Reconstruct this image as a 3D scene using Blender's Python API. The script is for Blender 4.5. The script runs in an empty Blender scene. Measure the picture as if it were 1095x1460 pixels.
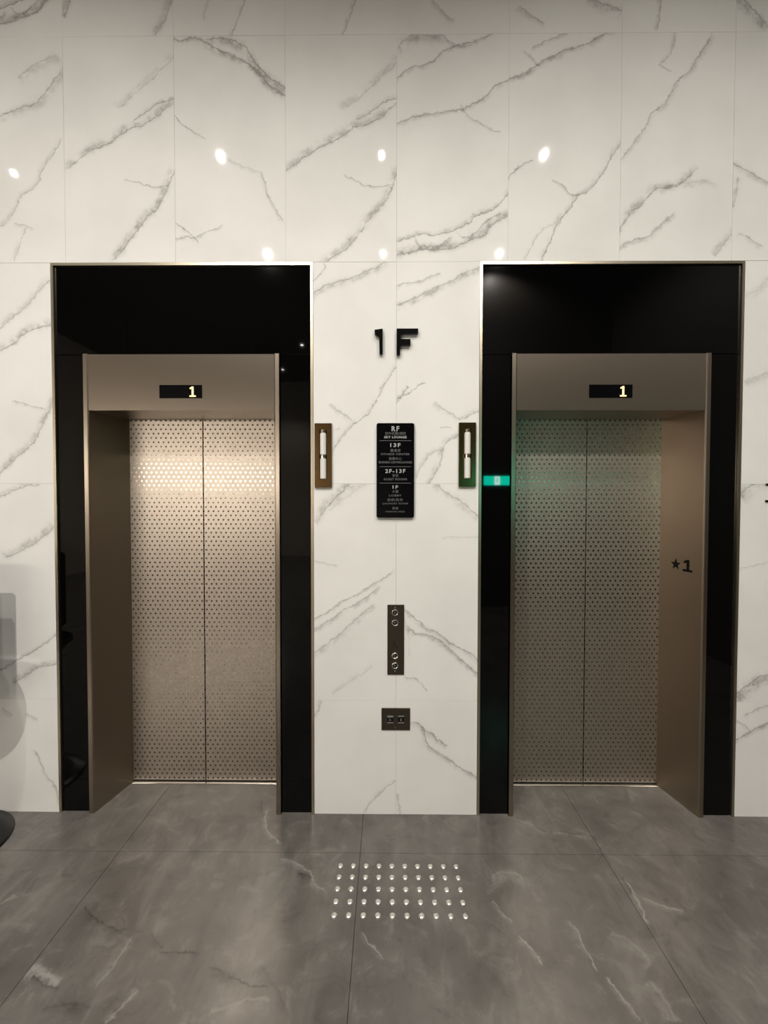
import bpy, bmesh, math, random
from mathutils import Vector, Matrix

random.seed(7)
S = bpy.context.scene
C = S.collection
PI = math.pi

# ------------------------------------------------------------------ camera
def set_camera():
    X, Z, D = -0.04795, 1.7405, 2.3563
    yaw, pit, rol, fpx = -0.00788, 0.02312, 0.00116, 612.68
    fw = Vector((math.sin(yaw)*math.cos(pit), math.cos(yaw)*math.cos(pit), -math.sin(pit)))
    rt = Vector((math.cos(yaw), -math.sin(yaw), 0)); up = rt.cross(fw)
    r2 = rt*math.cos(rol) + up*math.sin(rol); u2 = up*math.cos(rol) - rt*math.sin(rol)
    cam = bpy.data.cameras.new('camera'); o = bpy.data.objects.new('camera', cam); C.objects.link(o)
    m = Matrix.Identity(4)
    for i in range(3):
        m[i][0] = r2[i]; m[i][1] = u2[i]; m[i][2] = -fw[i]
    m[0][3], m[1][3], m[2][3] = X, -D, Z
    o.matrix_world = m
    cam.sensor_fit = 'VERTICAL'; cam.sensor_height = 36; cam.sensor_width = 27
    cam.lens = 36*fpx/1460; cam.clip_start = .02
    S.camera = o
set_camera()

# ------------------------------------------------------------------ world, exposure
wd = bpy.data.worlds.new('world'); S.world = wd; wd.use_nodes = True
wd.node_tree.nodes['Background'].inputs[0].default_value = (1, .93, .84, 1)
wd.node_tree.nodes['Background'].inputs[1].default_value = .02
vs = S.view_settings
vs.view_transform = 'Standard'; vs.look = 'None'; vs.gamma = 1; vs.use_curve_mapping = False
vs.exposure = 0.05

CEIL = 5.6
LIGHT_COL = (1, .955, .89)
SPOT_W = 330.0          # lift-hall downlights
LOBBY_W = 420.0         # lobby downlights behind the camera

# ------------------------------------------------------------------ helpers
def new_obj(name, mesh, mat=None, parent=None, loc=(0, 0, 0)):
    o = bpy.data.objects.new(name, mesh); C.objects.link(o); o.location = loc
    if parent: o.parent = parent
    if mat is not None and mesh is not None and not mesh.materials: mesh.materials.append(mat)
    return o
def tag(o, label, cat, group=None):
    o['label'] = label; o['category'] = cat
    if group: o['group'] = group
    return o
def empty(name, loc, label=None, cat=None, group=None):
    o = bpy.data.objects.new(name, None); C.objects.link(o); o.location = loc; o.empty_display_size = .1
    if label: tag(o, label, cat, group)
    return o
def struct(o):
    o['kind'] = 'structure'; return o
def bm_box(bm, x0, x1, y0, y1, z0, z1):
    v = [bm.verts.new(p) for p in ((x0,y0,z0),(x1,y0,z0),(x1,y1,z0),(x0,y1,z0),(x0,y0,z1),(x1,y0,z1),(x1,y1,z1),(x0,y1,z1))]
    for f in ((3,2,1,0),(4,5,6,7),(0,1,5,4),(1,2,6,5),(2,3,7,6),(3,0,4,7)):
        bm.faces.new([v[i] for i in f])
    return v
def to_mesh(bm, name, smooth=False):
    bmesh.ops.recalc_face_normals(bm, faces=bm.faces)
    me = bpy.data.meshes.new(name); bm.to_mesh(me); bm.free()
    if smooth:
        for p in me.polygons: p.use_smooth = True
    return me
def box_mesh(name, x0, x1, y0, y1, z0, z1, bevel=0, seg=1):
    bm = bmesh.new(); bm_box(bm, x0, x1, y0, y1, z0, z1)
    if bevel: bmesh.ops.bevel(bm, geom=list(bm.edges), offset=bevel, segments=seg, affect='EDGES')
    return to_mesh(bm, name)
def box(name, x0, x1, y0, y1, z0, z1, mat, parent=None, loc=(0,0,0), bevel=0, seg=1):
    return new_obj(name, box_mesh(name, x0, x1, y0, y1, z0, z1, bevel, seg), mat, parent, loc)
def prism(bm, pts, a0, a1, axis='z'):
    """closed polygon pts extruded from a0 to a1 along an axis; pts are the two other coordinates"""
    def P(p, a): return (p[0], p[1], a) if axis == 'z' else ((p[0], a, p[1]) if axis == 'y' else (a, p[0], p[1]))
    A = [bm.verts.new(P(p, a0)) for p in pts]; B = [bm.verts.new(P(p, a1)) for p in pts]
    n = len(pts); bm.faces.new(A); bm.faces.new(B[::-1])
    for i in range(n): bm.faces.new((A[i], B[i], B[(i+1) % n], A[(i+1) % n]))
def lathe(prof, n=24, axis='z'):
    """surface of revolution from (radius, height) points, capped where radius is 0"""
    bm = bmesh.new(); rings = []
    for r, h in prof:
        if r < 1e-6: rings.append([bm.verts.new((0, 0, h))])
        else: rings.append([bm.verts.new((r*math.cos(2*PI*i/n), r*math.sin(2*PI*i/n), h)) for i in range(n)])
    for a, b in zip(rings, rings[1:]):
        for i in range(n):
            j = (i+1) % n
            if len(a) == 1 and len(b) == 1: continue
            if len(a) == 1: bm.faces.new((a[0], b[i], b[j]))
            elif len(b) == 1: bm.faces.new((a[i], a[j], b[0]))
            else: bm.faces.new((a[i], a[j], b[j], b[i]))
    if axis == 'y':      # spin axis pointing towards -y
        for v in bm.verts: v.co = Vector((v.co.x, -v.co.z, v.co.y))
    return bm
def round_rect(x0, x1, z0, z1, r, n=5):
    pts = []
    for cx, cz, a in ((x1-r, z1-r, 0), (x0+r, z1-r, 90), (x0+r, z0+r, 180), (x1-r, z0+r, 270)):
        for i in range(n+1):
            t = math.radians(a+90*i/n); pts.append((cx+r*math.cos(t), cz+r*math.sin(t)))
    return pts
def text_mesh(body, size, bold=0.0, extrude=0.0, spacing=1.0, width=None):
    cu = bpy.data.curves.new('lettering', 'FONT'); cu.body = body; cu.size = size
    cu.align_x = 'CENTER'; cu.align_y = 'CENTER'; cu.offset = bold; cu.extrude = extrude; cu.space_character = spacing
    cu.resolution_u = 3
    o = bpy.data.objects.new('lettering', cu); C.objects.link(o)
    dg = bpy.context.evaluated_depsgraph_get()
    me = bpy.data.meshes.new_from_object(o.evaluated_get(dg))
    bpy.data.objects.remove(o); bpy.data.curves.remove(cu)
    xs = [v.co.x for v in me.vertices]; ys = [v.co.y for v in me.vertices]
    if xs:
        cx, cy = (min(xs)+max(xs))/2, (min(ys)+max(ys))/2; sx = 1 if not width else width/(max(xs)-min(xs))
        for v in me.vertices:       # text plane turned upright, facing -y
            v.co = Vector(((v.co.x-cx)*sx, -v.co.z, v.co.y-cy))
    return me

# ------------------------------------------------------------------ materials
class NT:
    def __init__(s, name):
        s.m = bpy.data.materials.new(name); s.m.use_nodes = True; s.t = s.m.node_tree
        s.b = s.t.nodes['Principled BSDF']
    def n(s, typ, **kw):
        d = s.t.nodes.new(typ)
        for k, v in kw.items():
            if k == 'inp':
                for i, x in v.items(): s.put(d.inputs[i], x)
            else: setattr(d, k, v)
        return d
    def put(s, sock, x):
        if hasattr(x, 'is_output') or isinstance(x, bpy.types.NodeSocket): s.t.links.new(x, sock)
        else: sock.default_value = x
    def math(s, op, a, b=0.0, c=None, clamp=False):
        d = s.n('ShaderNodeMath', operation=op, use_clamp=clamp, inp={0: a, 1: b})
        if c is not None: s.put(d.inputs[2], c)
        return d.outputs[0]
    def vmath(s, op, a, b=None, out=0):
        d = s.n('ShaderNodeVectorMath', operation=op, inp={0: a})
        if b is not None:
            s.put(d.inputs['Scale' if op == 'SCALE' else 1], b)
        return d.outputs[out]
    def set(s, **kw):
        for k, v in kw.items(): s.put(s.b.inputs[k.replace('_', ' ')], v)
        return s
    def ramp(s, f, a, b):
        d = s.n('ShaderNodeMapRange', interpolation_type='SMOOTHSTEP', inp={0: f, 1: a, 2: b, 3: 0.0, 4: 1.0}); return d.outputs[0]
    def mix(s, f, a, b):
        d = s.n('ShaderNodeMix', data_type='RGBA'); s.put(d.inputs[0], f); s.put(d.inputs[6], a); s.put(d.inputs[7], b); return d.outputs[2]
def plain(name, col, rough=.5, metal=0.0, **kw):
    t = NT(name); t.set(Base_Color=(*col, 1), Roughness=rough, Metallic=metal)
    for k, v in kw.items(): t.put(t.b.inputs[k.replace('_', ' ')], v)
    return t.m
def emit(name, col, strength):
    t = NT(name); t.set(Base_Color=(*[c*.5 for c in col], 1), Roughness=.4)
    t.b.inputs['Emission Color'].default_value = (*col, 1); t.b.inputs['Emission Strength'].default_value = strength
    return t.m

def vein_group():
    g = bpy.data.node_groups.new('vein_profile', 'ShaderNodeTree')
    for nme in ('Distance', 'Along', 'Width', 'Strength', 'HaloWidth', 'HaloStrength', 'Break', 'Ridge', 'Fat'):
        g.interface.new_socket(nme, in_out='INPUT', socket_type='NodeSocketFloat')
    g.interface.new_socket('Value', in_out='OUTPUT', socket_type='NodeSocketFloat')
    gi = g.nodes.new('NodeGroupInput'); go = g.nodes.new('NodeGroupOutput')
    def M(op, a, b=0.0):
        d = g.nodes.new('ShaderNodeMath'); d.operation = op
        for i, x in enumerate((a, b)):
            if isinstance(x, bpy.types.NodeSocket): g.links.new(x, d.inputs[i])
            else: d.inputs[i].default_value = x
        return d.outputs[0]
    def ss(f, a, b):
        d = g.nodes.new('ShaderNodeMapRange'); d.interpolation_type = 'SMOOTHSTEP'
        g.links.new(f, d.inputs[0]); d.inputs[1].default_value = a; d.inputs[2].default_value = b
        return d.outputs[0]
    I = gi.outputs
    end = M('MULTIPLY', ss(I['Along'], -.02, .07), ss(I['Along'], 1.02, .93))
    def gauss(w):
        q = M('DIVIDE', I['Distance'], w); return M('EXPONENT', M('MULTIPLY', M('MULTIPLY', q, q), -1.0))
    core = M('MULTIPLY', M('MULTIPLY', gauss(M('MULTIPLY', M('MULTIPLY', I['Width'], .62), M('ADD', M('MULTIPLY', I['Fat'], 2.6), -.25))), I['Strength']), ss(I['Break'], .22, .58))
    # the halo lies on one side of the line
    sh = M('ADD', I['Distance'], M('MULTIPLY', I['HaloWidth'], .45))
    q = M('DIVIDE', sh, M('MULTIPLY', I['HaloWidth'], .8)); hal = M('EXPONENT', M('MULTIPLY', M('MULTIPLY', q, q), -1.0))
    hal = M('MULTIPLY', M('MULTIPLY', hal, M('MULTIPLY', I['HaloStrength'], 1.6)), ss(I['Break'], .72, .34))
    web = M('MULTIPLY', M('MULTIPLY', hal, I['Ridge']), .5)
    g.links.new(M('MULTIPLY', M('ADD', M('ADD', core, hal), web), end), go.inputs[0])
    return g
VG = vein_group()

def add_veins(t, pv, brk, ridge, fat, veins):
    """sum of vein darkness; pv = distorted tile coordinates in metres (x, up, 0)"""
    tot = None
    for pts, w, s, hw, hs in veins:
        a = Vector(pts[0]); b = Vector(pts[-1]); L = (b-a).length; d = (b-a)/L; nn = Vector((-d.y, d.x))
        uv = [((Vector(p)-a).dot(d)/L, (Vector(p)-a).dot(nn)) for p in pts]
        A = max(.02, max(abs(v) for _, v in uv)*1.15)
        u = t.math('SUBTRACT', t.vmath('DOT_PRODUCT', pv, (d.x/L, d.y/L, 0), 1), a.dot(d)/L)
        v = t.math('SUBTRACT', t.vmath('DOT_PRODUCT', pv, (nn.x, nn.y, 0), 1), a.dot(nn))
        fc = t.n('ShaderNodeFloatCurve', inp={1: u})
        cv = fc.mapping.curves[0]
        P = [(min(1, max(0, x)), .5+y/A*.5) for x, y in uv]
        cv.points[0].location = P[0]; cv.points[1].location = P[-1]
        for q in P[1:-1]: cv.points.new(*q)
        for q in cv.points: q.handle_type = 'AUTO_CLAMPED'
        fc.mapping.update()
        f = t.math('MULTIPLY', t.math('SUBTRACT', fc.outputs[0], .5), 2*A)
        gn = t.n('ShaderNodeGroup'); gn.node_tree = VG
        t.put(gn.inputs[0], t.math('SUBTRACT', v, f)); t.put(gn.inputs[1], u)
        for i, x in zip((2, 3, 4, 5), (w, s, hw, hs)): gn.inputs[i].default_value = x
        t.put(gn.inputs[6], brk); t.put(gn.inputs[7], ridge); t.put(gn.inputs[8], fat)
        tot = gn.outputs[0] if tot is None else t.math('ADD', tot, gn.outputs[0])
    return tot

def stone(name, veins, floor_stone=False):
    t = NT(name)
    ob = t.n('ShaderNodeTexCoord').outputs['Object']
    pos = t.n('ShaderNodeNewGeometry').outputs['Position']
    sep = t.n('ShaderNodeSeparateXYZ', inp={0: ob})
    p2 = t.n('ShaderNodeCombineXYZ', inp={0: sep.outputs[0], 1: sep.outputs[1 if floor_stone else 2], 2: 0.0}).outputs[0]
    n1 = t.n('ShaderNodeTexNoise', inp={'Vector': pos, 'Scale': 7.0, 'Detail': 2.0})
    n2 = t.n('ShaderNodeTexNoise', inp={'Vector': pos, 'Scale': 38.0, 'Detail': 3.0})
    def off(nn, amp):
        return t.vmath('SCALE', t.vmath('SUBTRACT', nn.outputs['Color'], (.5, .5, .5)), amp)
    n3 = t.n('ShaderNodeTexNoise', inp={'Vector': pos, 'Scale': 105.0, 'Detail': 2.0})
    pv = t.vmath('ADD', t.vmath('ADD', t.vmath('ADD', p2, off(n1, .034)), off(n2, .027)), off(n3, .009))
    rn = t.n('ShaderNodeTexNoise', inp={'Vector': pos, 'Scale': 17.0, 'Detail': 4.0, 'Roughness': .6}).outputs[0]
    ridge = t.ramp(t.math('ABSOLUTE', t.math('SUBTRACT', rn, .5)), .05, .0)
    fat = t.n('ShaderNodeTexNoise', inp={'Vector': pos, 'Scale': 24.0, 'Detail': 3.0, 'Roughness': .65}).outputs[0]
    brk = t.n('ShaderNodeTexNoise', inp={'Vector': pos, 'Scale': 13.0, 'Detail': 2.0, 'Roughness': .6}).outputs[0]
    if veins: dark = add_veins(t, pv, brk, ridge, fat, veins)
    else:
        # tiles nobody traced: diagonal veins from a folded noise
        mp = t.n('ShaderNodeMapping', inp={0: pos, 2: (0, .75, 0), 3: (1.6, 1.0, .55)})
        nz = t.n('ShaderNodeTexNoise', inp={'Vector': mp.outputs[0], 'Scale': 1.5, 'Detail': 6.0, 'Roughness': .55}).outputs[0]
        rid = t.math('ABSOLUTE', t.math('SUBTRACT', nz, .5))
        dark = t.math('MULTIPLY', t.ramp(rid, .022, .0), t.math('MULTIPLY', t.ramp(brk, .42, .62), .4))
    cl = t.n('ShaderNodeTexNoise', inp={'Vector': pos, 'Scale': 2.2, 'Detail': 4.0, 'Roughness': .55}).outputs[0]
    if not floor_stone:
        base = t.mix(t.ramp(cl, .3, .75), (.645, .633, .606, 1), (.59, .578, .553, 1))
        col = t.mix(t.math('MINIMUM', t.math('MULTIPLY', dark, 1.08, clamp=True), .76), base, (.175, .158, .143, 1))
        t.set(Base_Color=col, Roughness=.022, IOR=1.5)
    else:
        mp = t.n('ShaderNodeMapping', inp={0: pos, 2: (0, 0, .5), 3: (2.2, .55, 1)})
        st = t.n('ShaderNodeTexNoise', inp={'Vector': mp.outputs[0], 'Scale': 3.0, 'Detail': 7.0, 'Roughness': .62, 'Distortion': .6}).outputs[0]
        c1 = t.mix(t.ramp(cl, .25, .75), (.080, .073, .066, 1), (.128, .118, .107, 1))
        c2 = t.mix(t.math('MULTIPLY', t.ramp(st, .48, .78), .55), c1, (.18, .167, .152, 1))
        c3 = t.mix(t.math('MULTIPLY', t.ramp(st, .46, .22), .55), c2, (.052, .047, .044, 1))
        mo = t.n('ShaderNodeTexNoise', inp={'Vector': pos, 'Scale': 9.0, 'Detail': 6.0, 'Roughness': .68, 'Distortion': .8}).outputs[0]
        c3 = t.mix(t.math('MULTIPLY', t.ramp(mo, .50, .74), .42), c3, (.205, .19, .172, 1))
        c3 = t.mix(t.math('MULTIPLY', t.ramp(mo, .48, .28), .40), c3, (.046, .041, .038, 1))
        if veins:
            c3 = t.mix(t.math('MULTIPLY', t.math('MAXIMUM', dark, 0.0), 1.0, clamp=True), c3, (.016, .014, .013, 1))
            c3 = t.mix(t.math('MULTIPLY', t.math('MAXIMUM', t.math('MULTIPLY', dark, -1.0), 0.0), 1.0, clamp=True), c3, (.34, .315, .29, 1))
        t.set(Base_Color=c3, Roughness=.23, IOR=1.45)
    return t.m

def steel(name, col=(.44, .378, .31), rough=.28, aniso=.75, tangent=(1, 0, 0), dots=False):
    t = NT(name)
    pos = t.n('ShaderNodeNewGeometry').outputs['Position']
    mp = t.n('ShaderNodeMapping', inp={0: pos, 3: (260, 260, 3) if tangent == (1, 0, 0) else (3, 260, 260)})
    gr = t.n('ShaderNodeTexNoise', inp={'Vector': mp.outputs[0], 'Scale': 1.0, 'Detail': 2.0}).outputs[0]
    r = t.math('ADD', rough-.009, t.math('MULTIPLY', gr, .018))
    t.b.inputs['Metallic'].default_value = 1
    bc = (*col, 1)
    if dots:
        # etched dot pattern, hexagonal: pitch 30.4 mm, rows 26.3 mm
        ob = t.n('ShaderNodeTexCoord').outputs['Object']; sp = t.n('ShaderNodeSeparateXYZ', inp={0: ob})
        px, pz = .0304, .0263*2
        def lattice(ox, oz):
            def cell(v, o, p):
                q = t.math('ADD', t.math('DIVIDE', v, p), o)
                return t.math('MULTIPLY', t.math('SUBTRACT', t.math('FRACT', q), .5), p)
            a = cell(sp.outputs[0], ox, px); b = cell(sp.outputs[2], oz, pz)
            return t.math('SQRT', t.math('ADD', t.math('MULTIPLY', a, a), t.math('MULTIPLY', b, b)))
        d = t.math('MINIMUM', lattice(0.0, 0.0), lattice(.5, .5))
        mask = t.ramp(d, .0072, .0050)
        r = t.math('ADD', t.math('MULTIPLY', r, t.math('SUBTRACT', 1.0, mask)), t.math('MULTIPLY', mask, .22))
        aniso = t.math('ADD', aniso, t.math('MULTIPLY', mask, 1.0-aniso))
        bc = t.mix(mask, (*col, 1), (col[0]*.6, col[1]*.6, col[2]*.6, 1))
    tv = t.n('ShaderNodeCombineXYZ', inp={0: tangent[0], 1: tangent[1], 2: tangent[2]}).outputs[0]
    t.set(Base_Color=bc, Roughness=r, Anisotropic=aniso, Tangent=tv)
    return t.m

M_STEEL = steel('brushed_steel')
M_DOOR = steel('dotted_steel', col=(.53, .465, .397), rough=.43, aniso=.3, dots=True)
M_JAMB = steel('jamb_steel', col=(.35, .295, .235), rough=.30, aniso=.4)
M_TRIM = plain('champagne_trim', (.55, .48, .36), .30, 1.0)
M_GLASS = plain('black_glass', (.001, .001, .001), .03, 0, IOR=1.38)
M_BACK = plain('dark_backing', (.10, .095, .09), .8)
M_GROUT = plain('pale_grout', (.45, .44, .42), .8)
M_BLACK = plain('gloss_black', (.004, .004, .004), .10)
M_SIGN = plain('sign_black', (.002, .002, .0025), .12, Specular_IOR_Level=.2)
M_BRONZE = plain('polished_bronze', (.165, .10, .042), .20, 1.0)
M_PLATE = plain('dark_bronze_plate', (.085, .072, .055), .30, .85)
M_CHROME = plain('chrome', (.80, .78, .74), .14, 1.0)
M_STUD = plain('stud_steel', (.90, .87, .82), .42, 1.0)
M_WHITE = plain('white_print', (.27, .27, .265), .5)
M_GREY = plain('grey_print', (.09, .09, .09), .5)
M_OPAL = emit('opal_tube', (1, .95, .88), .10)
M_LED = emit('yellow_led', (1, .80, .30), 1.6)
M_CEIL = plain('dark_ceiling', (.035, .034, .032), .8)
M_GREEN = emit('green_sign_light', (.0, .85, .55), 20.0)
M_SIGNW = emit('white_sign_light', (.75, 1, .93), 24.0)
M_DARKWALL = plain('dark_panel', (.045, .038, .032), .5)
M_LOBBY = plain('lobby_plaster', (.42, .38, .33), .7)
M_SHADE = emit('lamp_shade_glow', (1, .91, .80), 21.0)
M_LENS = emit('downlight_lens', (1, .95, .88), 120.0)
M_BLK_METAL = plain('matt_black_metal', (.004, .004, .004), .3, Specular_IOR_Level=.3)
WALL_VEINS = {
 (-4, 0): [
  ([(0.376,0.925),(0.399,0.877),(0.452,0.758),(0.502,0.682),(0.512,0.591)],0.0045,0.45,0.01,0.12),
  ([(0.198,1.146),(0.261,1.099)],0.005,0.3,0.014,0.12),
  ([(0.332,1.115),(0.402,1.083)],0.005,0.3,0.014,0.12),
 ],
 (-4, 1): [
  ([(0.441,1.19),(0.308,1.17),(0.19,1.116)],0.005,0.45,0.016,0.16),
  ([(0.515,0.966),(0.452,0.911),(0.365,0.849),(0.227,0.786)],0.006,0.4,0.026,0.22),
  ([(0.529,0.381),(0.509,0.357),(0.445,0.302),(0.342,0.242),(0.27,0.199),(0.171,0.155)],0.0045,0.55,0.012,0.15),
  ([(0.534,0.216),(0.51,0.204),(0.407,0.176),(0.34,0.128),(0.264,0.088)],0.006,0.4,0.02,0.22),
 ],
 (-4, 2): [
  ([(0.538,1.124),(0.502,1.097),(0.353,0.95),(0.208,0.825)],0.005,0.4,0.022,0.16),
  ([(0.541,0.87),(0.464,0.855),(0.386,0.825),(0.292,0.757),(0.198,0.715)],0.006,0.5,0.026,0.26),
  ([(0.286,0.444),(0.379,0.428),(0.479,0.405)],0.004,0.4,0.01,0.1),
  ([(0.535,0.497),(0.486,0.382),(0.402,0.229),(0.296,0.132),(0.192,0.028)],0.005,0.5,0.022,0.22),
 ],
 (-4, 3): [
  ([(0.178,0.783),(0.254,0.786),(0.331,0.812),(0.389,0.841),(0.439,0.848),(0.493,0.896),(0.543,0.959),(0.586,1.014),(0.594,1.062)],0.005,0.5,0.028,0.2),
  ([(0.353,0.99),(0.411,1.034),(0.469,1.063),(0.576,1.106)],0.006,0.3,0.03,0.16),
  ([(0.596,0.669),(0.537,0.58),(0.478,0.495),(0.438,0.413),(0.361,0.349),(0.301,0.245),(0.223,0.177)],0.004,0.55,0.016,0.12),
  ([(0.32,0.214),(0.373,0.203),(0.427,0.184)],0.004,0.4,0.012,0.1),
  ([(0.389,0.199),(0.356,0.113),(0.316,0.004)],0.004,0.4,0.018,0.12),
 ],
 (-3, 3): [
  ([(0.63,0.866),(0.569,0.866),(0.523,0.852),(0.474,0.819),(0.397,0.771),(0.37,0.756)],0.005,0.55,0.014,0.15),
  ([(0.614,0.851),(0.569,0.833),(0.5,0.77),(0.435,0.734),(0.339,0.704),(0.262,0.653),(0.186,0.616),(0.109,0.572),(0.051,0.531),(0.001,0.498)],0.005,0.55,0.026,0.24),
  ([(0.632,1.113),(0.598,1.084),(0.54,1.032),(0.487,0.977),(0.418,0.919),(0.379,0.882),(0.284,0.82)],0.004,0.32,0.024,0.15),
  ([(0.321,0.448),(0.393,0.429),(0.469,0.406),(0.568,0.413)],0.0035,0.55,0.008,0.1),
  ([(0.607,0.502),(0.591,0.465),(0.556,0.383),(0.506,0.297),(0.429,0.223),(0.39,0.167),(0.331,0.099),(0.246,0.002)],0.005,0.5,0.026,0.28),
 ],
 (-3, 4): [
  ([(0.046,0.229),(0.033,0.163),(0.014,0.101)],0.006,0.4,0.03,0.25),
  ([(0.601,0.206),(0.555,0.086),(0.497,-0.002)],0.007,0.35,0.026,0.2),
 ],
 (-2, 3): [
  ([(-0.027,1.223),(0.018,1.179),(0.086,1.186),(0.161,1.178),(0.236,1.13),(0.312,1.096),(0.387,1.059),(0.462,1.0),(0.518,0.937),(0.62,0.862)],0.007,0.55,0.02,0.25),
  ([(0.161,1.189),(0.256,1.188),(0.32,1.173),(0.369,1.151),(0.406,1.107),(0.481,1.014),(0.616,0.906)],0.006,0.5,0.03,0.3),
  ([(-0.02,0.799),(0.002,0.781),(0.062,0.725),(0.168,0.654)],0.004,0.6,0.008,0.1),
  ([(0.27,0.561),(0.365,0.515),(0.459,0.482)],0.004,0.22,0.012,0.1),
  ([(0.459,0.489),(0.485,0.426),(0.504,0.37),(0.553,0.276),(0.587,0.209)],0.0045,0.5,0.012,0.12),
  ([(-0.022,0.234),(0.0,0.211),(0.046,0.173),(0.084,0.14),(0.133,0.094)],0.004,0.55,0.01,0.12),
  ([(-0.024,0.121),(0.045,0.132),(0.114,0.132),(0.172,0.165),(0.26,0.199)],0.004,0.55,0.012,0.15),
 ],
 (-2, 4): [
  ([(0.193,0.205),(0.162,0.077)],0.004,0.35,0.012,0.1),
  ([(0.397,0.207),(0.37,0.13),(0.335,0.054),(0.312,-0.012)],0.005,0.45,0.014,0.12),
 ],
 (-1, 0): [
  ([(0.615,0.754),(0.584,0.738),(0.526,0.694),(0.463,0.627),(0.416,0.539)],0.0045,0.42,0.012,0.14),
  ([(0.19,1.218),(0.179,1.174),(0.151,1.107)],0.006,0.35,0.014,0.15),
 ],
 (-1, 1): [
  ([(0.366,1.214),(0.343,1.195),(0.251,1.107),(0.177,1.022),(0.158,0.976)],0.005,0.45,0.03,0.2),
  ([(0.489,1.211),(0.389,1.172),(0.312,1.114),(0.227,1.045)],0.008,0.16,0.04,0.14),
  ([(0.118,0.44),(0.149,0.456),(0.219,0.491),(0.312,0.554),(0.404,0.604),(0.474,0.647),(0.532,0.682),(0.59,0.725)],0.0045,0.5,0.01,0.14),
  ([(0.117,0.382),(0.149,0.397),(0.277,0.48),(0.404,0.554),(0.509,0.636)],0.0045,0.42,0.016,0.2),
  ([(0.133,0.245),(0.156,0.265),(0.242,0.339),(0.37,0.445),(0.482,0.543)],0.0045,0.4,0.02,0.2),
  ([(0.134,0.782),(0.219,0.767),(0.285,0.752)],0.004,0.32,0.008,0.08),
  ([(0.474,0.184),(0.346,0.105),(0.241,0.034)],0.004,0.22,0.014,0.1),
 ],
 (-1, 2): [
  ([(0.626,0.677),(0.596,0.632),(0.546,0.556),(0.508,0.484),(0.462,0.408),(0.405,0.351),(0.347,0.305),(0.286,0.229),(0.251,0.152)],0.0045,0.55,0.014,0.15),
  ([(0.236,0.439),(0.282,0.401),(0.328,0.37),(0.359,0.34)],0.0045,0.45,0.014,0.15),
  ([(0.259,0.298),(0.29,0.305)],0.004,0.35,0.008,0.1),
  ([(0.123,1.011),(0.18,1.052),(0.275,1.093),(0.37,1.119),(0.465,1.16),(0.564,1.22)],0.005,0.45,0.022,0.22),
  ([(0.123,1.082),(0.169,1.112),(0.211,1.161),(0.207,1.198)],0.004,0.5,0.008,0.1),
 ],
 (-1, 3): [
  ([(0.634,0.858),(0.578,0.859),(0.533,0.844),(0.484,0.811),(0.409,0.764),(0.378,0.749)],0.005,0.55,0.014,0.15),
  ([(0.623,0.844),(0.578,0.826),(0.507,0.763),(0.442,0.727),(0.348,0.698),(0.273,0.646),(0.197,0.61),(0.121,0.566),(0.064,0.525),(-0.027,0.47)],0.005,0.55,0.026,0.24),
  ([(0.634,1.086),(0.6,1.05),(0.544,1.002),(0.491,0.951),(0.424,0.9),(0.386,0.867),(0.292,0.809)],0.004,0.32,0.024,0.15),
  ([(0.314,0.461),(0.378,0.434),(0.454,0.404),(0.571,0.411)],0.0035,0.55,0.008,0.1),
  ([(0.616,0.496),(0.594,0.452),(0.564,0.37),(0.515,0.285),(0.439,0.211),(0.401,0.155),(0.344,0.088),(0.275,0.036),(0.18,-0.043)],0.005,0.5,0.026,0.28),
 ],
 (-1, 4): [
  ([(0.382,0.202),(0.352,0.1),(0.311,-0.016)],0.005,0.45,0.014,0.12),
 ],
 (0, 0): [
  ([(0.073,1.075),(0.135,1.063),(0.17,0.977),(0.229,0.918),(0.323,0.855),(0.475,0.757)],0.0055,0.55,0.018,0.22),
  ([(0.147,1.055),(0.198,1.012),(0.237,0.977),(0.295,0.946)],0.0055,0.55,0.016,0.2),
  ([(0.008,0.683),(0.019,0.624),(0.027,0.54)],0.0045,0.4,0.01,0.12),
 ],
 (0, 1): [
  ([(0.219,1.215),(0.242,1.188),(0.288,1.142),(0.354,1.1),(0.466,1.008)],0.005,0.42,0.022,0.18),
  ([(0.029,0.527),(0.052,0.504),(0.133,0.434),(0.226,0.376),(0.319,0.318),(0.401,0.272),(0.471,0.194)],0.0045,0.55,0.014,0.2),
  ([(0.044,0.415),(0.099,0.384),(0.18,0.368),(0.285,0.306),(0.366,0.225),(0.471,0.139)],0.005,0.5,0.016,0.24),
  ([(0.037,0.133),(0.123,0.11),(0.177,0.052)],0.004,0.4,0.008,0.1),
  ([(0.243,0.9),(0.347,0.911),(0.466,0.908)],0.004,0.18,0.01,0.06),
  ([(0.041,0.465),(0.068,0.368),(0.072,0.231)],0.004,0.14,0.008,0.05),
 ],
 (0, 2): [
  ([(0.068,0.533),(0.038,0.492),(0.004,0.442),(-0.012,0.419)],0.0045,0.6,0.01,0.12),
  ([(0.164,0.541),(0.122,0.537),(0.076,0.503),(0.038,0.48),(-0.012,0.45)],0.004,0.55,0.008,0.1),
  ([(0.462,0.404),(0.439,0.389),(0.39,0.358),(0.34,0.347)],0.004,0.45,0.014,0.14),
  ([(0.356,0.275),(0.325,0.252),(0.276,0.221),(0.253,0.164),(0.219,0.068),(0.173,-0.008)],0.005,0.5,0.018,0.2),
  ([(0.21,0.45),(0.248,0.415),(0.286,0.389),(0.348,0.347)],0.0045,0.45,0.014,0.14),
  ([(0.264,0.191),(0.18,0.152),(0.135,0.099),(0.104,0.03)],0.0045,0.35,0.014,0.12),
  ([(0.233,0.301),(0.298,0.309)],0.004,0.35,0.006,0.1),
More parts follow.
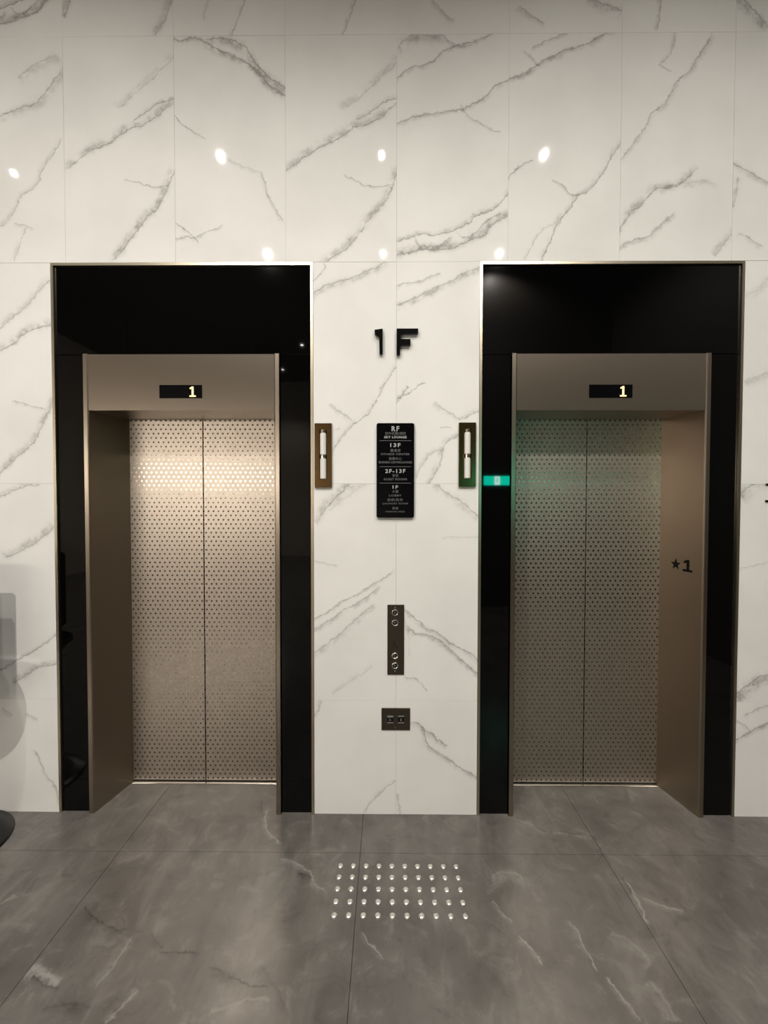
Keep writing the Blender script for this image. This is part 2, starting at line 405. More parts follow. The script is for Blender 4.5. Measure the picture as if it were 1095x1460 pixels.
  ([(-0.02,0.949),(0.018,0.972),(0.094,1.002),(0.207,1.058),(0.321,1.114),(0.472,1.173)],0.005,0.4,0.022,0.25),
  ([(-0.02,1.058),(0.037,1.081),(0.131,1.099),(0.237,1.144)],0.0045,0.45,0.012,0.14),
 ],
 (0, 3): [
  ([(-0.022,0.94),(0.008,0.976),(0.064,1.02),(0.165,1.049),(0.277,1.121),(0.39,1.157),(0.539,1.207)],0.006,0.55,0.014,0.15),
  ([(0.0,1.116),(0.034,1.167),(0.09,1.196),(0.183,1.195),(0.262,1.191)],0.006,0.3,0.034,0.25),
  ([(0.247,1.209),(0.277,1.158),(0.334,1.135),(0.427,1.157)],0.005,0.4,0.014,0.15),
  ([(-0.022,0.726),(0.016,0.741),(0.129,0.773),(0.26,0.791),(0.354,0.812),(0.466,0.863),(0.522,0.918),(0.597,0.961),(0.623,0.98)],0.005,0.58,0.014,0.18),
  ([(0.335,0.827),(0.362,0.801),(0.399,0.761),(0.467,0.723),(0.558,0.686)],0.004,0.42,0.01,0.12),
  ([(0.631,0.412),(0.594,0.36),(0.553,0.312),(0.508,0.271),(0.433,0.242),(0.376,0.197),(0.282,0.161),(0.206,0.142),(0.131,0.15),(0.055,0.124),(-0.021,0.102)],0.005,0.6,0.016,0.2),
  ([(0.629,0.256),(0.591,0.234),(0.508,0.186),(0.471,0.141),(0.396,0.108),(0.32,0.078),(0.169,0.068),(-0.021,0.027)],0.006,0.5,0.026,0.32),
  ([(0.32,0.16),(0.388,0.13),(0.471,0.205),(0.564,0.256)],0.005,0.45,0.012,0.15),
  ([(0.093,0.131),(0.131,0.086),(0.214,0.086),(0.301,0.138)],0.005,0.35,0.018,0.2),
 ],
 (0, 4): [
  ([(0.194,0.177),(0.247,0.119),(0.307,0.06)],0.004,0.35,0.016,0.15),
 ],
 (1, 3): [
  ([(-0.029,0.951),(0.008,0.972),(0.071,0.99),(0.146,1.037),(0.276,1.099),(0.424,1.152),(0.572,1.224)],0.006,0.5,0.018,0.25),
  ([(0.066,1.107),(0.115,1.082),(0.157,1.034)],0.004,0.45,0.01,0.12),
  ([(0.115,1.125),(0.163,1.147),(0.2,1.169),(0.319,1.204)],0.004,0.5,0.014,0.15),
  ([(-0.011,0.434),(0.016,0.464),(0.049,0.497),(0.132,0.534)],0.0045,0.65,0.008,0.1),
  ([(0.617,0.66),(0.595,0.623),(0.562,0.572),(0.515,0.491),(0.47,0.425),(0.434,0.373),(0.378,0.34),(0.322,0.27),(0.266,0.203),(0.241,0.14),(0.211,0.065),(0.167,-0.02)],0.0045,0.6,0.016,0.16),
  ([(0.234,0.437),(0.283,0.403),(0.329,0.355),(0.389,0.347)],0.004,0.5,0.01,0.15),
  ([(0.248,0.203),(0.173,0.151),(0.136,0.092),(0.091,-0.005)],0.004,0.35,0.012,0.1),
 ],
 (1, 4): [
  ([(0.042,0.145),(0.113,0.1),(0.188,0.042)],0.005,0.4,0.018,0.15),
  ([(0.414,0.189),(0.496,0.148),(0.608,0.111)],0.006,0.4,0.03,0.25),
 ],
 (2, 3): [
  ([(-0.018,0.52),(0.011,0.557),(0.074,0.627),(0.121,0.7),(0.157,0.766),(0.22,0.821),(0.256,0.886),(0.292,0.948),(0.366,1.014),(0.42,1.094),(0.477,1.206)],0.0045,0.6,0.018,0.14),
  ([(0.284,1.207),(0.264,1.113),(0.217,1.026)],0.0045,0.35,0.014,0.15),
  ([(0.198,1.029),(0.266,0.996)],0.004,0.5,0.008,0.1),
  ([(0.412,0.489),(0.339,0.423),(0.264,0.386),(0.171,0.36),(0.116,0.305),(0.06,0.257),(0.016,0.202),(-0.005,0.12)],0.0055,0.5,0.024,0.24),
  ([(0.209,0.371),(0.301,0.408),(0.395,0.422),(0.514,0.411)],0.004,0.3,0.02,0.15),
  ([(-0.02,0.068),(0.081,0.116),(0.156,0.142),(0.23,0.208),(0.293,0.256)],0.005,0.45,0.016,0.2),
  ([(0.631,0.162),(0.587,0.118),(0.507,0.018)],0.005,0.35,0.024,0.2),
 ],
 (2, 4): [
  ([(0.2,0.19),(0.19,0.095),(0.18,0.008)],0.006,0.45,0.014,0.15),
 ],
 (3, 1): [
  ([(0.06,1.14),(0.079,1.159),(0.123,1.193),(0.165,1.216),(0.239,1.266)],0.006,0.4,0.044,0.3),
  ([(0.068,0.734),(0.155,0.753),(0.25,0.784)],0.004,0.3,0.008,0.06),
  ([(0.055,0.036),(0.104,0.072),(0.161,0.119),(0.263,0.158)],0.005,0.5,0.04,0.34),
 ],
 (3, 2): [
  ([(0.078,0.55),(0.145,0.577),(0.227,0.614)],0.005,0.25,0.026,0.18),
  ([(0.069,1.001),(0.143,1.049),(0.216,1.112)],0.005,0.2,0.026,0.12),
 ],
 (3, 3): [
  ([(-0.021,0.532),(0.036,0.499),(0.1,0.461),(0.206,0.398)],0.005,0.5,0.02,0.2),
  ([(0.026,0.443),(0.02,0.358),(-0.004,0.266)],0.005,0.35,0.024,0.2),
  ([(0.024,0.144),(0.1,0.117),(0.168,0.073)],0.005,0.4,0.014,0.12),
 ],
 (3, 4): [
  ([(-0.001,0.194),(0.082,0.121),(0.181,0.011)],0.007,0.45,0.034,0.3),
 ],
}
FLOOR_VEINS = {
 (-2, -1): [
  ([(0.861,0.912),(0.871,0.935),(0.885,0.962)],0.006,-0.4,0.016,-0.1),
  ([(0.925,0.962),(0.919,1.007),(0.915,1.051)],0.006,0.3,0.014,0.1),
 ],
 (-1, -1): [
  ([(0.454,0.725),(0.526,0.728),(0.611,0.721)],0.006,0.6,0.014,0.1),
  ([(0.663,0.669),(0.736,0.643),(0.808,0.621),(0.914,0.606)],0.006,0.5,0.02,0.2),
  ([(-0.002,0.675),(0.069,0.64),(0.157,0.613)],0.016,-0.45,0.04,-0.2),
  ([(0.027,0.635),(0.093,0.603),(0.163,0.595)],0.006,0.4,0.014,0.15),
  ([(0.311,0.782),(0.307,0.685),(0.293,0.601)],0.007,-0.28,0.026,-0.1),
  ([(0.441,0.598),(0.421,0.544),(0.396,0.49)],0.007,-0.35,0.022,-0.12),
  ([(0.023,0.908),(0.079,0.871),(0.176,0.824),(0.278,0.808)],0.006,0.4,0.016,0.15),
  ([(0.379,0.797),(0.464,0.743)],0.006,0.35,0.016,0.1),
  ([(0.858,0.683),(0.921,0.624),(0.98,0.539)],0.006,0.25,0.02,0.12),
  ([(0.806,1.163),(0.885,1.148),(0.961,1.101),(1.015,1.019),(1.064,0.984)],0.007,-0.35,0.022,-0.12),
  ([(0.916,1.081),(0.992,1.055)],0.007,0.35,0.022,0.2),
  ([(0.152,0.531),(0.26,0.549),(0.317,0.537)],0.01,0.25,0.036,0.15),
  ([(0.732,0.526),(0.84,0.562),(0.924,0.569)],0.009,-0.2,0.036,-0.12),
 ],
 (-1, 0): [
  ([(0.663,0.308),(0.659,0.238),(0.688,0.161),(0.796,0.058)],0.006,-0.4,0.016,-0.15),
  ([(0.603,0.377),(0.636,0.237)],0.006,0.35,0.018,0.15),
 ],
 (0, -1): [
  ([(0.025,0.81),(0.073,0.756),(0.123,0.704)],0.004,-0.4,0.012,-0.1),
  ([(0.593,0.951),(0.619,0.899),(0.648,0.854)],0.005,-0.38,0.014,-0.1),
  ([(0.661,0.794),(0.691,0.756),(0.725,0.685)],0.005,-0.55,0.014,-0.12),
  ([(0.887,0.865),(0.908,0.813),(0.905,0.745),(0.913,0.668)],0.005,-0.5,0.016,-0.12),
  ([(0.94,0.649),(0.964,0.58),(0.982,0.519)],0.005,-0.5,0.014,-0.1),
  ([(0.616,1.07),(0.689,1.101),(0.763,1.072)],0.012,-0.25,0.04,-0.12),
  ([(1.035,0.814),(1.097,0.773),(1.132,0.696)],0.014,-0.2,0.05,-0.12),
  ([(1.096,0.637),(1.111,0.582),(1.11,0.515)],0.01,-0.25,0.04,-0.12),
 ],
 (0, 0): [
  ([(0.831,0.251),(0.908,0.215),(0.961,0.15),(1.071,0.147),(1.201,0.11)],0.006,0.3,0.026,-0.12),
 ],
 (1, -1): [
  ([(0.017,1.054),(0.037,1.032),(0.029,0.963),(0.007,0.856)],0.006,-0.5,0.018,-0.15),
  ([(0.032,1.069),(0.024,0.987)],0.005,0.5,0.012,0.15),
  ([(0.054,0.97),(0.126,0.938),(0.208,0.913)],0.006,-0.4,0.018,-0.12),
 ],
 (1, 0): [
  ([(0.01,0.129),(0.002,0.06),(-0.0,-0.001)],0.004,0.55,0.01,0.1),
 ],
}
# ------------------------------------------------------------------ downlights (each holds its own lamp)
def lens_mesh():
    return to_mesh(lathe([(0, 0), (.028, 0)], 20), 'lens')
LENS = lens_mesh()
RING = to_mesh(lathe([(.029, .012), (.040, -.002), (.066, -.004), (.068, .0), (.068, .012), (.029, .012)], 28), 'ring', True)
def downlight(x, y, watt, label, group, angle=140, blend=.55):
    t = empty('ceiling_downlight', (x, y, CEIL-.0125), label, 'ceiling light', group)
    new_obj('trim_ring', RING, M_BLK_METAL, t); new_obj('lens', LENS, M_LENS, t, (0, 0, .003))
    l = bpy.data.lights.new('downlight_lamp', 'SPOT'); l.energy = watt; l.color = LIGHT_COL
    l.spot_size = math.radians(angle); l.spot_blend = blend; l.shadow_soft_size = .03
    new_obj('lamp', l, None, t, (0, 0, -.02))
G1 = 'downlights over the lift hall'
for row, y, ang, pw in (('nearer the lifts', -2.48, 146, .82), ('farther from the lifts', -4.36, 150, 1.6)):
    for col, x in (('on the side of the left lift', -1.90), ('opposite the call panel', -.118), ('on the side of the right lift', 1.67)):
        downlight(x, y, SPOT_W*pw*((.16 if y > -3 else .32) if -1 < x < 1 else 1 if y > -3 else .68 if x > 1 else 1.25), f'ceiling downlight in the row {row}, {col}', G1, ang)
downlight(-4.41, -2.71, SPOT_W*.12, 'black ringed ceiling downlight far to the left of both lifts', G1)

# ------------------------------------------------------------------ the setting
Z0 = .6406
ROWS = [(0, Z0), (Z0, Z0+1.2), (Z0+1.2, Z0+2.4), (Z0+2.4, Z0+3.6), (Z0+3.6, Z0+4.8), (Z0+4.8, CEIL)]
OPEN = [(-1.884, -.453), (.4506, 1.8727)]       # portals
PTOP = 3.0385
XL, XR = -4.2, 3.6
bm = bmesh.new()
for a, b in ((-7.6, OPEN[0][0]), (OPEN[0][1], OPEN[1][0]), (OPEN[1][1], XR)): bm_box(bm, a, b, .0195, .30, 0, PTOP)
bm_box(bm, -7.6, XR, .0195, .30, PTOP+.002, CEIL); bm_box(bm, -7.6, XR, .305, .34, 0, CEIL)
wf = struct(new_obj('wall_front', to_mesh(bm, 'wall_front'), M_GROUT))
GAP = .0003
def tile_mesh(x0, x1, z0, z1):
    return box_mesh('marble_tile', x0, x1, 0, .0195, z0, z1, .0005)
FULL = tile_mesh(GAP, .6-GAP, GAP, 1.2-GAP)
MARBLE = {k: stone(f'marble_{k[0]}_{k[1]}', v) for k, v in WALL_VEINS.items()}
SPARE = [(-3, 3), (0, 3), (2, 3), (-2, 3), (1, 3)]      # prints repeat on the tiles out of view
for c in range(-7, 6):
    for r, (za, zb) in enumerate(ROWS):
        x0, x1 = c*.6, c*.6+.6
        if r < 3:
            for a, b in OPEN:
                if a <= x0 and x1 <= b: x0 = x1
                elif x0 < a < x1: x1 = a
                elif x0 < b < x1: x0 = b
        if x1-x0 < .03: continue
        ox, oz = c*.6, Z0+(r-1)*1.2
        full = abs(x1-x0-.6) < 1e-6 and abs(zb-za-1.2) < 1e-6
        mat = MARBLE.get((c, r)) or MARBLE[SPARE[(c*3+r*2) % 5]]
        me = FULL.copy() if full else tile_mesh(x0-ox+GAP, x1-ox-GAP, za-oz+GAP, zb-oz-GAP)
        new_obj('marble_tile', me, mat, wf, (ox, random.uniform(-.0004, .0004), oz))

fl = struct(box('floor', -7.6, XR, -11.5, .0, -.06, -.013, M_BACK))
bm = bmesh.new()
for a, b in OPEN: bm_box(bm, a, b, .0, .305, -.06, -.013)
FV_GENERIC = stone('grey_stone_generic', None, True)
new_obj('threshold_bed', to_mesh(bm, 'threshold_bed'), M_BACK, fl)
def slab_mesh(x0, x1, y0, y1):
    return box_mesh('floor_tile', x0, x1, y0, y1, -.013, 0)
for i in range(-7, 4):
    for j in range(-10, 1):
        ox, oy = -.18+1.2*i, -.265+1.2*j
        x0, x1, y0, y1 = max(ox, -7.6), min(ox+1.2, XR), max(oy, -11.5), min(oy+1.2, .0)
        if x1-x0 < .02: continue
        mat = stone(f'grey_stone_{i}_{j}', FLOOR_VEINS[(i, j)], True) if (i, j) in FLOOR_VEINS else FV_GENERIC
        g = .0011
        if j < 0:
            new_obj('floor_tile', slab_mesh(x0-ox+g, x1-ox-g, y0-oy+g, y1-oy-g), mat, fl, (ox, oy, 0))
        else:
            # the row at the wall reaches into both lift recesses: outline follows the openings
            new_obj('floor_tile', slab_mesh(x0-ox+g, x1-ox-g, g, -.0005-oy), mat, fl, (ox, oy, 0))
            for a, b in OPEN:
                u, w = max(x0, a), min(x1, b)
                if w-u > .02:
                    new_obj('floor_tile', box_mesh('floor_tile', u-ox+(g if u == x0 else 0), w-ox-(g if w == x1 else 0), -.0005-oy, .30-oy, -.013, 0), mat, fl, (ox, oy, 0))
struct(box('ceiling', -7.6, XR, -11.5, .34, CEIL, CEIL+.1, M_CEIL))
struct(box('wall_right', XR, XR+.12, -4.82, .34, 0, CEIL, M_DARKWALL))
struct(box('wall_left', -7.72, -7.6, -11.5, .34, 0, CEIL, M_LOBBY))
struct(box('wall_back', -7.6, .6, -11.62, -11.5, 0, CEIL, M_LOBBY))
# wall opposite the right lift, with the exit door under the lit sign
bm = bmesh.new()
bm_box(bm, .6, 1.29, -4.82, -4.7, 0, CEIL); bm_box(bm, 2.19, XR, -4.82, -4.7, 0, CEIL); bm_box(bm, 1.29, 2.19, -4.82, -4.7, 1.98, CEIL)
bm_box(bm, .6, .72, -11.5, -4.82, 0, CEIL)
struct(new_obj('wall_opposite', to_mesh(bm, 'wall_opposite'), M_DARKWALL))
d1 = struct(box('door_1', 1.293, 2.187, -4.80, -4.75, .004, 1.976, M_DARKWALL))
box('door_handle', 1.37, 1.51, -4.71, -4.69, .98, 1.0, M_CHROME, d1, bevel=.004)
box('handle_stem', 1.37, 1.39, -4.75, -4.71, .98, 1.0, M_CHROME, d1)

# ------------------------------------------------------------------ the two lifts
HEAD_Z, TOP_Z = 2.240, 2.546
def jamb_mesh(s):
    bm = bmesh.new()
    pts = [(.536, -.010), (.514, -.010), (.509, -.004), (.4495, .266), (.4495, .300), (.536, .300)]
    prism(bm, [(s*x, y) for x, y in pts], 0, TOP_Z)
    e = [e for e in bm.edges if abs(e.verts[0].co.z-e.verts[1].co.z) > 1 and e.verts[0].co.y < 0]
    bmesh.ops.bevel(bm, geom=e, offset=.0015, segments=2, affect='EDGES')
    return to_mesh(bm, 'jamb')
JL, JR = jamb_mesh(-1), jamb_mesh(1)
bm = bmesh.new()
bm_box(bm, -.509, .509, -.006, .012, HEAD_Z, TOP_Z-.002)
prism(bm, [(-.504, .0125), (.504, .0125), (.4515, .264), (-.4515, .264)], HEAD_Z, HEAD_Z+.006)
HEADER = to_mesh(bm, 'header')
LEAF = box_mesh('door_leaf', .0026, .452, .267, .290, .012, 2.262, .0012)
SILL = box_mesh('sill', -.449, .449, .244, .2665, 0, .005, .001)
def one_digit():
    bm = bmesh.new()      # seven-segment style 1 with a foot
    prism(bm, [(-.017, -.0275), (.017, -.0275), (.017, -.0205), (.005, -.0205), (.005, .0275), (-.004, .0275), (-.016, .0195), (-.014, .0135), (-.005, .0175), (-.005, -.0205), (-.017, -.0205)][::-1], -.0015, .001, 'y')
    return to_mesh(bm, 'digit')
DIGIT = one_digit()
def lift(cx, dx, opening, label):
    t = empty('elevator_entrance', (cx, 0, 0), label, 'elevator')
    a, b = opening[0]-cx, opening[1]-cx
    w = .0145
    # trim round the black glass
    bm = bmesh.new(); bm_box(bm, a+.0005, a+w, -.004, .019, 0, PTOP-w); tr = new_obj('edge_trim', to_mesh(bm, 'edge_trim'), M_TRIM, t)
    bm = bmesh.new(); bm_box(bm, b-w, b-.0005, -.004, .019, 0, PTOP-w); new_obj('edge_trim', to_mesh(bm, 'edge_trim'), M_TRIM, t)
    bm = bmesh.new(); bm_box(bm, a+.0005, b-.0005, -.004, .019, PTOP-w+.0004, PTOP-.0005); new_obj('edge_trim', to_mesh(bm, 'edge_trim'), M_TRIM, t)
    # black glass panels
    g = w+.0005
    box('glass_panel', a+g, b-g, .008, .018, TOP_Z+.0015, PTOP-g, M_GLASS, t, bevel=.0012)
    box('glass_panel', a+g, dx-.5365, .008, .018, .002, TOP_Z-.0012, M_GLASS, t, bevel=.0012)
    box('glass_panel', dx+.5365, b-g, .008, .018, .002, TOP_Z-.0012, M_GLASS, t, bevel=.0012)
    jl = new_obj('jamb', JL, M_JAMB, t, (dx, 0, 0)); jr = new_obj('jamb', JR, M_JAMB, t, (dx, 0, 0))
    new_obj('header', HEADER, M_STEEL, t, (dx, 0, 0))
    l1 = new_obj('door_leaf', LEAF, M_DOOR, t, (dx, 0, 0)); l2 = new_obj('door_leaf', LEAF, M_DOOR, t, (dx-.4546, 0, 0))
    new_obj('sill', SILL, M_CHROME, t, (dx, 0, 0))
    ind = box('floor_display', -.117, .117, -.0085, -.005, -.036, .036, M_SIGN, t, (dx-.002, 0, 2.3415), bevel=.001)
    ind['label'] = 'black floor display with a yellow 1'
    dg = new_obj('digit', DIGIT, M_LED, ind, (.066, -.0085, -.001))
    return t, jl, jr
lift(-1.174, .0, OPEN[0], 'left steel elevator with bright dotted doors and black glass surround')
t2, jl2, jr2 = lift(1.157, .005, OPEN[1], 'right steel elevator with dark dotted doors and star 1 on its jamb')
# star and 1 on the right lift's right jamb: a thin sheet lying on the slanting face
def jamb_sign():
    def star(cx, cz, R):
        return [(cx+(R if k % 2 == 0 else R*.42)*math.sin(PI*k/5), cz+(R if k % 2 == 0 else R*.42)*math.cos(PI*k/5)) for k in range(10)]
    one = [(-.030, -.032), (.030, -.032), (.030, -.019), (.011, -.019), (.011, .036), (-.004, .036), (-.026, .026), (-.022, .013), (-.007, .019), (-.007, -.019), (-.030, -.019)]
    for name, pts in (('star_mark', star(-.045, .001, .035)), ('digit', [(x+.032, z) for x, z in one])):
        bm = bmesh.new()
        prism(bm, pts[::-1], -.0012, .0002, 'y')
        o = new_obj(name, to_mesh(bm, name), M_SIGN, jr2, (.4837, .1135, 1.379))
        o.rotation_euler.z = -math.atan2(.270, .0595) ; o['label'] = 'black ' + ('five pointed star' if name == 'star_mark' else 'numeral 1') + ' on the steel jamb'
jamb_sign()

# ------------------------------------------------------------------ things on the centre wall
# 1F
fs = empty('floor_number_sign', (0, 0, 2.6), 'black raised 1F floor number high on the marble between the lifts', 'sign')
P1 = [(-.1187, 2.6683), (-.0745, 2.6746), (-.0744, 2.5395), (-.0919, 2.5395), (-.092, 2.625), (-.1, 2.6365), (-.1168, 2.6435)]
PF = [(.0009, 2.6748), (.1165, 2.6748), (.1155, 2.6470), (.0211, 2.6470), (.0211, 2.6185), (.0753, 2.6185), (.0753, 2.586), (.0193, 2.586), (.0193, 2.535), (.0006, 2.535)]
for nm, pts in (('numeral_one', P1), ('letter_f', PF)):
    bm = bmesh.new(); prism(bm, [(x, z-2.6) for x, z in pts][::-1], -.022, -.003, 'y')
    bmesh.ops.bevel(bm, geom=[e for e in bm.edges if e.verts[0].co.y < -.02 and e.verts[1].co.y < -.02], offset=.0012, segments=1, affect='EDGES')
    o = new_obj(nm, to_mesh(bm, nm), M_BLACK, fs)
    cx = sum(p[0] for p in pts)/len(pts)
    for pz in (2.56, 2.655):
        new_obj('standoff_pin', box_mesh('standoff_pin', -.003, .003, -.0032, 0, -.003, .003), M_BLACK, o, ((-.083 if nm == 'numeral_one' else .010), 0, pz-2.6))
# directory
ds = empty('directory_sign', (-.005, 0, 1.912), 'black rounded floor directory plate with white lettering between the hall lanterns', 'sign')
bm = bmesh.new(); prism(bm, round_rect(-.1022, .1022, -.2565, .2565, .010), -.016, -.002, 'y')
bmesh.ops.bevel(bm, geom=[e for e in bm.edges if e.verts[0].co.y < -.015 and e.verts[1].co.y < -.015], offset=.001, segments=1, affect='EDGES')
new_obj('plate', to_mesh(bm, 'plate'), M_SIGN, ds)
# line: text, height above the plate centre, cap size, target width, bold, material, spacing
LINES = [('RF', .2265, .036, .042, .0012, M_WHITE, 1.3), ('空中花園/酒吧', .2005, .0185, .112, 0, M_GREY, 1.0), ('SKY LOUNGE', .1805, .0165, .122, .0005, M_WHITE, 1.15),
 ('13F', .1375, .028, .056, .0008, M_WHITE, 1.25), ('健身房', .1085, .0185, .056, 0, M_GREY, 1.05), ('FITNESS CENTER', .0885, .0145, .155, .0002, M_GREY, 1.15),
 ('商務中心', .0645, .0185, .070, 0, M_GREY, 1.05), ('BUSINESS CENTER/LOUNGE', .0445, .0145, .180, .0003, M_GREY, 1.1),
 ('2F-13F', -.003, .028, .110, .0008, M_WHITE, 1.25), ('客房', -.0275, .0185, .032, 0, M_GREY, 1.2), ('GUEST ROOMS', -.0475, .0145, .126, .0003, M_GREY, 1.15),
 ('1F', -.0895, .024, .030, .0006, M_WHITE, 1.2), ('大廳', -.1135, .0175, .034, 0, M_GREY, 1.2), ('LOBBY', -.1355, .0145, .068, .0002, M_GREY, 1.15),
 ('自助洗衣', -.1590, .0175, .084, 0, M_GREY, 1.1), ('LAUNDRY ROOM', -.1795, .0135, .136, .0001, M_GREY, 1.15),
 ('停車', -.2050, .0165, .034, 0, M_GREY, 1.1), ('PARKING AREA', -.2235, .0120, .104, 0, M_GREY, 1.1)]
for body, z, size, wid, bold, mat, sp in LINES:
    o = new_obj('lettering', text_mesh(body, size, bold, .0002, sp, wid), mat, ds, (0, -.0163, z))
for z in (.1615, .0205, -.0685):
    box('divider_line', -.086, .086, -.0166, -.0158, -.0012, .0012, M_GREY, ds, (0, 0, z))
# hall lanterns
def lantern(cx, cz, label):
    t = empty('hall_lantern', (cx, 0, cz), label, 'indicator light', 'hall lanterns beside the directory')
    bm = bmesh.new()
    w, h, iw, z0, z1 = .0463, .1738, .0215, -.132, .140
    for x0, x1, a, b in ((-w, -iw, -h, h), (iw, w, -h, h), (-iw, iw, z1, h), (-iw, iw, -h, z0)): bm_box(bm, x0, x1, -.014, -.0005, a, b)
    bmesh.ops.remove_doubles(bm, verts=bm.verts, dist=1e-6)
    new_obj('face_plate', to_mesh(bm, 'face_plate'), M_BRONZE, t)
    box('recess_back', -iw, iw, -.003, -.0006, z0, z1, M_BRONZE, t)
    def tube(name, r, a, b, mat):
        o = new_obj(name, to_mesh(lathe([(0, a), (r*.85, a), (r, a+.002), (r, b-.002), (r*.85, b), (0, b)], 20), name, False), mat, t, (0, -.0135, 0)); return o
    tube('light_tube', .0165, .0035, .118, M_OPAL); tube('light_tube', .0165, -.128, -.0195, M_OPAL)
    tube('centre_ring', .0172, -.0188, .003, M_CHROME); tube('end_cap', .0160, .1185, .137, M_CHROME)
    return t
lantern(-.398, 1.9945, 'bronze hall lantern with white light tube beside the left lift')
lantern(.386, 1.9985, 'bronze hall lantern with white light tube beside the right lift')
# call panel
cp = empty('call_button_panel', (-.001, 0, .9817), 'tall dark bronze lift call panel with four round buttons', 'button panel')
box('face_plate', -.046, .046, -.006, -.0005, -.194, .194, M_PLATE, cp, bevel=.001)
for z in (.151, .0945, -.0885, -.1435):
    b = new_obj('button', to_mesh(lathe([(.0115, .005), (.0125, .0085), (.0165, .010), (.0185, .0075), (.0185, .005)], 28, 'y'), 'button', True), M_CHROME, cp, (-.004, 0, z))
    new_obj('button_cap', to_mesh(lathe([(0, .0085), (.0095, .008), (.0122, .005)], 24, 'y'), 'button_cap', True), M_BLACK, b)
    bm = bmesh.new()
    s = 1 if z in (.151, -.0885) else -1
    prism(bm, [(-.0045, -.003*s), (.0045, -.003*s), (0, .0045*s)], -.0095, -.0080, 'y'); new_obj('arrow_mark', to_mesh(bm, 'arrow_mark'), M_GREY, b)
for z, s in ((.1795, 1), (-.1735, -1)):
    bm = bmesh.new(); prism(bm, [(-.0065, -.004*s), (.0065, -.004*s), (0, .0055*s)], -.0068, -.0055, 'y'); new_obj('arrow_mark', to_mesh(bm, 'arrow_mark'), M_CHROME, cp, (-.004, 0, z))
# wheelchair style symbol in the middle of the panel
bm = bmesh.new()
def wring(cx, cz, R, r, a0, a1, n=14):
    for k in range(n):
        t0 = math.radians(a0+(a1-a0)*k/n); t1 = math.radians(a0+(a1-a0)*(k+1)/n)
        prism(bm, [(cx+R*math.cos(t0), cz+R*math.sin(t0)), (cx+R*math.cos(t1), cz+R*math.sin(t1)), (cx+r*math.cos(t1), cz+r*math.sin(t1)), (cx+r*math.cos(t0), cz+r*math.sin(t0))], -.0066, -.0055, 'y')
wring(-.002, -.008, .0125, .0100, 100, 350); wring(-.004, .0165, .0035, 0.0005, 0, 360, 10)
for q in ([(-.006, .012), (-.002, .012), (-.001, -.006), (-.005, -.006)], [(-.005, -.004), (.009, -.004), (.009, -.0075), (-.005, -.0075)], [(.0065, -.0075), (.010, -.0075), (.0165, -.0195), (.013, -.0205)], [(-.004, .004), (.007, .004), (.007, .001), (-.004, .001)]):
    prism(bm, q, -.0066, -.0055, 'y')
new_obj('wheelchair_symbol', to_mesh(bm, 'wheelchair_symbol'), M_BRONZE, cp, (-.006, 0, -.024))
# low panel
lp = empty('low_button_panel', (0, 0, .5395), 'small wide dark plate with two square buttons low on the marble', 'button panel')
box('face_plate', -.079, .079, -.006, -.0005, -.0615, .0615, M_PLATE, lp, bevel=.001)
for x, s in ((-.030, -1), (.029, 1)):
    b = box('button', -.0165, .0165, -.0085, -.0055, -.0135, .0135, M_BLACK, lp, (x, 0, -.001), bevel=.0015)
    for z in (.0185, -.0185): box('marker_line', -.0165, .0165, -.0068, -.0055, -.0014, .0014, M_WHITE, lp, (x, 0, z-.001))
    bm = bmesh.new()
    if s < 0: prism(bm, [(-.008, -.006), (.004, -.006), (-.002, .007)], -.0095, -.008, 'y')
    else: prism(bm, [(-.004, .006), (.004, .006), (.004, -.008), (-.004, -.008)], -.0095, -.008, 'y')
    new_obj('button_mark', to_mesh(bm, 'button_mark'), M_GREY, b)
new_obj('key_screw', to_mesh(lathe([(0, .0078), (.003, .0078), (.0036, .0055)], 14, 'y'), 'key_screw'), M_CHROME, lp, (-.003, 0, -.047))
# strokes of lettering at the right edge of the photo
wl = empty('wall_lettering', (2.04, 0, 1.793), 'two short thin black strokes of lettering on the marble right of the right lift', 'sign')
for z in (.045, -.045):
    box('stroke', -.035, .035, -.006, -.0002, -.0058, .0058, M_SIGN, wl, (.002, 0, z), bevel=.001)

# ------------------------------------------------------------------ tactile studs
STUD = to_mesh(lathe([(.0128, 0), (.0128, .0022), (.0118, .0040), (.0088, .0056), (.0045, .0064), (0, .0066)], 20), 'stud', True)
ORD = ['first', 'second', 'third', 'fourth', 'fifth', 'sixth', 'seventh', 'eighth', 'ninth', 'tenth']
RW = ['row nearest the wall', 'second row from the wall', 'middle row', 'fourth row from the wall', 'row farthest from the wall']
for j in range(5):
    for i in range(10):
        o = new_obj('tactile_stud', STUD, M_STUD, None, (-.2701+.0615*i, -.3428-.0615*j, 0))
        tag(o, f'domed steel floor stud, {ORD[i]} from the left in the {RW[j]}', 'floor stud', 'steel studs on the floor before the call panel')

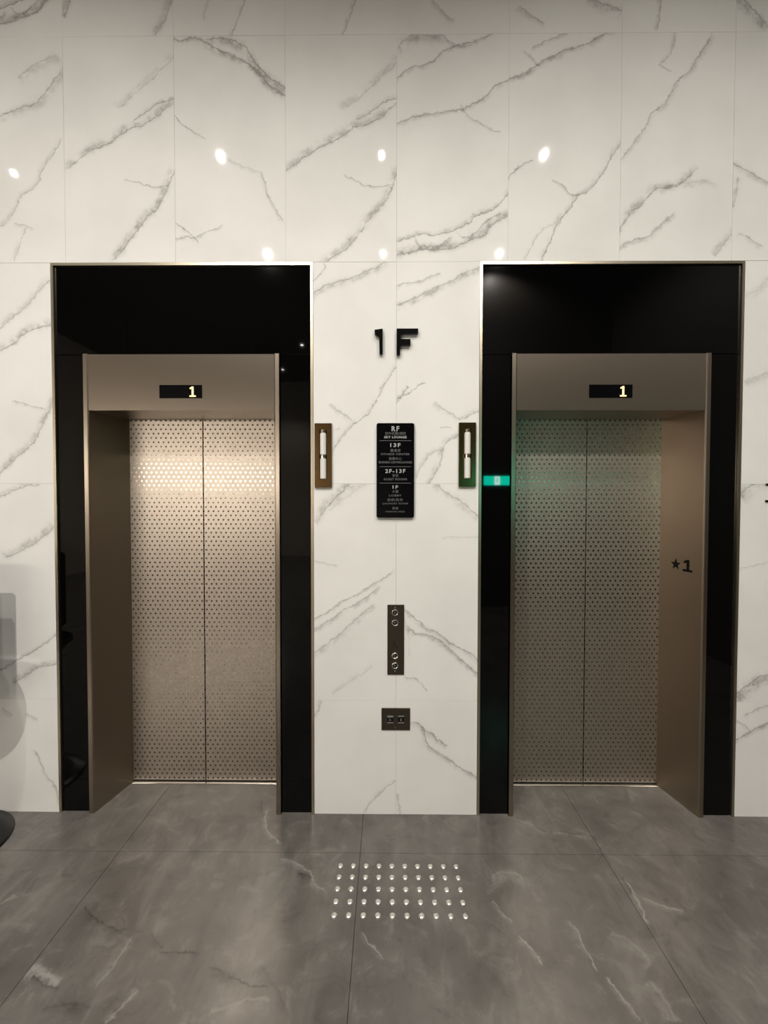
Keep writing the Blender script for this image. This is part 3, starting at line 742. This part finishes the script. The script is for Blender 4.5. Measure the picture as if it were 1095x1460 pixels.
# ------------------------------------------------------------------ round-based stand at the left edge
st = empty('floor_stand', (-2.265, -.265, 0), 'black stand with round weighted base on the floor at the far left', 'stand')
new_obj('base', to_mesh(lathe([(0, 0), (.268, 0), (.272, .005), (.268, .012), (.20, .018), (.06, .022), (.028, .030), (0, .030)], 48), 'base', True), M_BLK_METAL, st)
new_obj('pole', to_mesh(lathe([(0, .028), (.022, .028), (.022, 1.0), (0, 1.0)], 20), 'pole'), M_BLK_METAL, st)
new_obj('drip_tray', to_mesh(lathe([(.023, .72), (.10, .725), (.215, .855), (.215, .875), (.208, .875), (.10, .74), (.023, .735), (.023, .72)], 36), 'drip_tray'), M_BLK_METAL, st)
box('dispenser_box', -.16, .165, -.09, .09, .95, 1.42, M_BLK_METAL, st, bevel=.012, seg=2)
# ------------------------------------------------------------------ lit exit sign above the exit door (seen mirrored in the black glass)
es = empty('exit_sign', (1.74, -4.7, 2.092), 'lit green exit sign with white doorway figure above the exit door', 'exit sign')
box('housing', -.232, .232, -.0, .045, -.085, .15, M_BLK_METAL, es, bevel=.004)
box('light_panel', -.218, .218, .045, .050, -.074, .074, M_GREEN, es)
pc = box('doorway_symbol', -.042, .042, .050, .0515, -.068, .068, M_SIGNW, es)
bm = bmesh.new()
for q in ([(-.006, .034), (.006, .034), (.008, .046), (-.002, .050), (-.009, .044)], [(-.010, .030), (.008, .030), (.006, -.008), (-.006, -.006)], [(-.006, -.006), (.004, -.008), (.020, -.030), (.012, -.036), (-.002, -.018), (-.016, -.044), (-.024, -.038)], [(.006, .028), (.024, .014), (.020, .008), (.005, .018)], [(-.010, .028), (-.026, .012), (-.021, .007), (-.008, .018)]):
    prism(bm, q, .0514, .0525, 'y')
new_obj('running_figure', to_mesh(bm, 'running_figure'), M_GREEN, pc)

# ------------------------------------------------------------------ lobby behind the camera: long lamp and downlights
lm = empty('linear_pendant_lamp', (-4.45, -7.2, 2.35), 'long glowing fabric pendant lamp over the lobby', 'lamp')
lm.rotation_euler.z = math.atan2(-2.8, 2.9)
box('lamp_shade', -1.5, 2.05, -.12, .12, -.25, .25, M_SHADE, lm, bevel=.02)
for x in (-1.2, 1.6): box('cord', -.004, .004, -.004, .004, .25, CEIL-2.35, M_BLK_METAL, lm, (x, 0, 0))
downlight(-2.15, -8.25, LOBBY_W, 'black ringed lobby downlight before the pendant lamp, nearest the exit wall', 'downlights over the lobby', 100)
downlight(-3.10, -10.2, LOBBY_W, 'black ringed lobby downlight beyond the pendant lamp', 'downlights over the lobby', 100)
